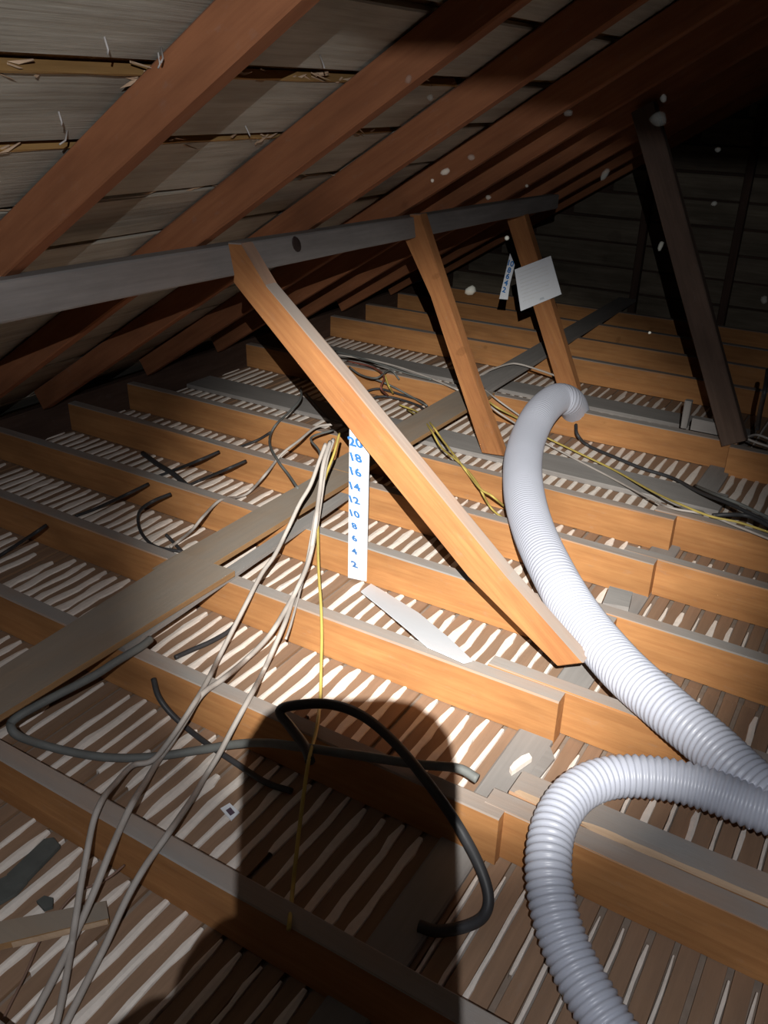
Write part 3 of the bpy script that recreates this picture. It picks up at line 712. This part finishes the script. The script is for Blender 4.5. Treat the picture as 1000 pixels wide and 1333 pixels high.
du = link('dust_motes', mesh('dust_motes', V, Fc, mm, True)); tag(du, 'pale dust flecks floating in the air before the rafters', 'dust', kind='stuff')

# ------------------------------------------------------------------ the photographer behind the camera (casts the big shadow)
def cw(x, y, z): return CP+CAM @ Vector((x, y, z))
def rounded(cx_, cy_, hx, hy, r, z0, z1):
    P = []
    for sx, sy_, a0 in ((1, 1, 0), (-1, 1, 90), (-1, -1, 180), (1, -1, 270)):
        for k in range(5):
            a = math.radians(a0+k*22.5); P.append((cx_+sx*(hx-r)+r*math.cos(a), cy_+sy_*(hy-r)+r*math.sin(a)))
    return [cw(x, y, z0) for x, y in P], cw(0, 0, z1)-cw(0, 0, z0)
poly, off = rounded(-.0115, -.019, .0355, .077, .022, .006, .014)
ph_ = prism('phone', poly, off, M_PHONE); tag(ph_, 'black phone held upright by the photographer', 'phone')
def skin(name, verts, edges, radii, m, root, parent=None, sub=2):
    me = bpy.data.meshes.new(name); me.from_pydata([tuple(v) for v in verts], edges, []); me.materials.append(m)
    o = link(name, me, parent)
    md = o.modifiers.new('skin', 'SKIN'); md.use_smooth_shade = True
    sv = me.skin_vertices[0].data
    for i, r in enumerate(radii): sv[i].radius = (r, r)
    sv[root].use_root = True
    o.modifiers.new('sub', 'SUBSURF').levels = sub; o.modifiers['sub'].render_levels = sub
    return o
B_ = Vector((LAMP.x+.02, LAMP.y-.17, 0))
hand = cw(-.072, -.064, .022)
vb = [B_+Vector((0, -.06, .93)), B_+Vector((0, -.07, 1.12)), B_+Vector((0, -.06, 1.36)), B_+Vector((0, -.03, 1.50)), B_+Vector((0, .0, 1.58)), B_+Vector((0, .025, 1.66)), B_+Vector((0, .02, 1.77)),
      B_+Vector((-.17, -.05, 1.42)), cw(-.24, -.215, .10), cw(-.150, -.128, .035), hand,
      B_+Vector((.17, -.05, 1.42)), B_+Vector((.25, -.08, 1.14)), B_+Vector((.26, .02, .90)), B_+Vector((.26, .05, .80)),
      B_+Vector((-.10, -.05, .86)), B_+Vector((-.12, .0, .52)), Vector((B_.x-.13, -.42, .20)), Vector((B_.x-.14, -.30, .165)),
      B_+Vector((.10, -.05, .86)), B_+Vector((.12, .02, .52)), Vector((B_.x+.13, -.02, .20)), Vector((B_.x+.14, .09, .165))]
eb = [(0, 1), (1, 2), (2, 3), (3, 4), (4, 5), (5, 6), (2, 7), (7, 8), (8, 9), (9, 10), (2, 11), (11, 12), (12, 13), (13, 14), (0, 15), (15, 16), (16, 17), (17, 18), (0, 19), (19, 20), (20, 21), (21, 22)]
rb_ = [.14, .13, .14, .06, .055, .085, .075, .06, .048, .034, .028, .06, .048, .036, .03, .085, .062, .042, .035, .085, .062, .042, .035]
pe = skin('person', vb, eb, rb_, M_CLOTH, 0); tag(pe, 'person in dark work clothes standing behind the camera, holding up a phone', 'person')
# hand: palm plus thumb and four fingers closed on the phone's lower left edge
hv = [hand, cw(-.060, -.080, .022), cw(-.052, -.062, .022)]; he = [(0, 1), (1, 2)]; hr = [.026, .020, .014]
for (ax, ay), L in (((-.052, -.028), .7), ((-.051, -.044), .8), ((-.051, -.060), .75), ((-.051, -.076), .6)):
    i = len(hv); hv += [cw(ax-.006, ay, .012), cw(ax, ay+.002, -.001), cw(ax+.018*L, ay+.004, -.003)]; he += [(1, i), (i, i+1), (i+1, i+2)]; hr += [.009, .0085, .007]
i = len(hv); hv += [cw(-.056, -.040, .028), cw(-.040, -.022, .026)]; he += [(0, i), (i, i+1)]; hr += [.011, .009]
hd = skin('hand', hv, he, hr, M_SKIN, 0, pe, 1)
# unseen cap on the head, added so its brim blocks the upper beam
fc = B_+Vector((0, .025, 1.70))
V = []
cap = []
br = .13
lip_y, lip_z = LAMP.y+br, LAMP.z-.1075*br  # brim lip placed to throw the upper rafters into shadow
cap = [Vector((LAMP.x-.17, LAMP.y-.03, LAMP.z+.035)), Vector((LAMP.x+.13, LAMP.y-.03, LAMP.z+.035)), Vector((LAMP.x+.12, lip_y, lip_z)), Vector((LAMP.x-.16, lip_y, lip_z))]
bm_ = prism('beam_cutoff_brim', cap, Vector((0, 0, .004)), M_CLOTH, pe)
V, Fc = [], []
for i in range(6):
    th = math.pi/2*i/5
    for k in range(16):
        a = 2*math.pi*k/16; V.append(B_+Vector((.105*math.cos(th)*math.cos(a), -.005+.115*math.cos(th)*math.sin(a), 1.765+.085*math.sin(th))))
for i in range(5):
    for k in range(16): Fc.append((i*16+k, i*16+(k+1) % 16, (i+1)*16+(k+1) % 16, (i+1)*16+k))
link('cap_crown', mesh('cap_crown', V, Fc, M_CLOTH, True), pe)
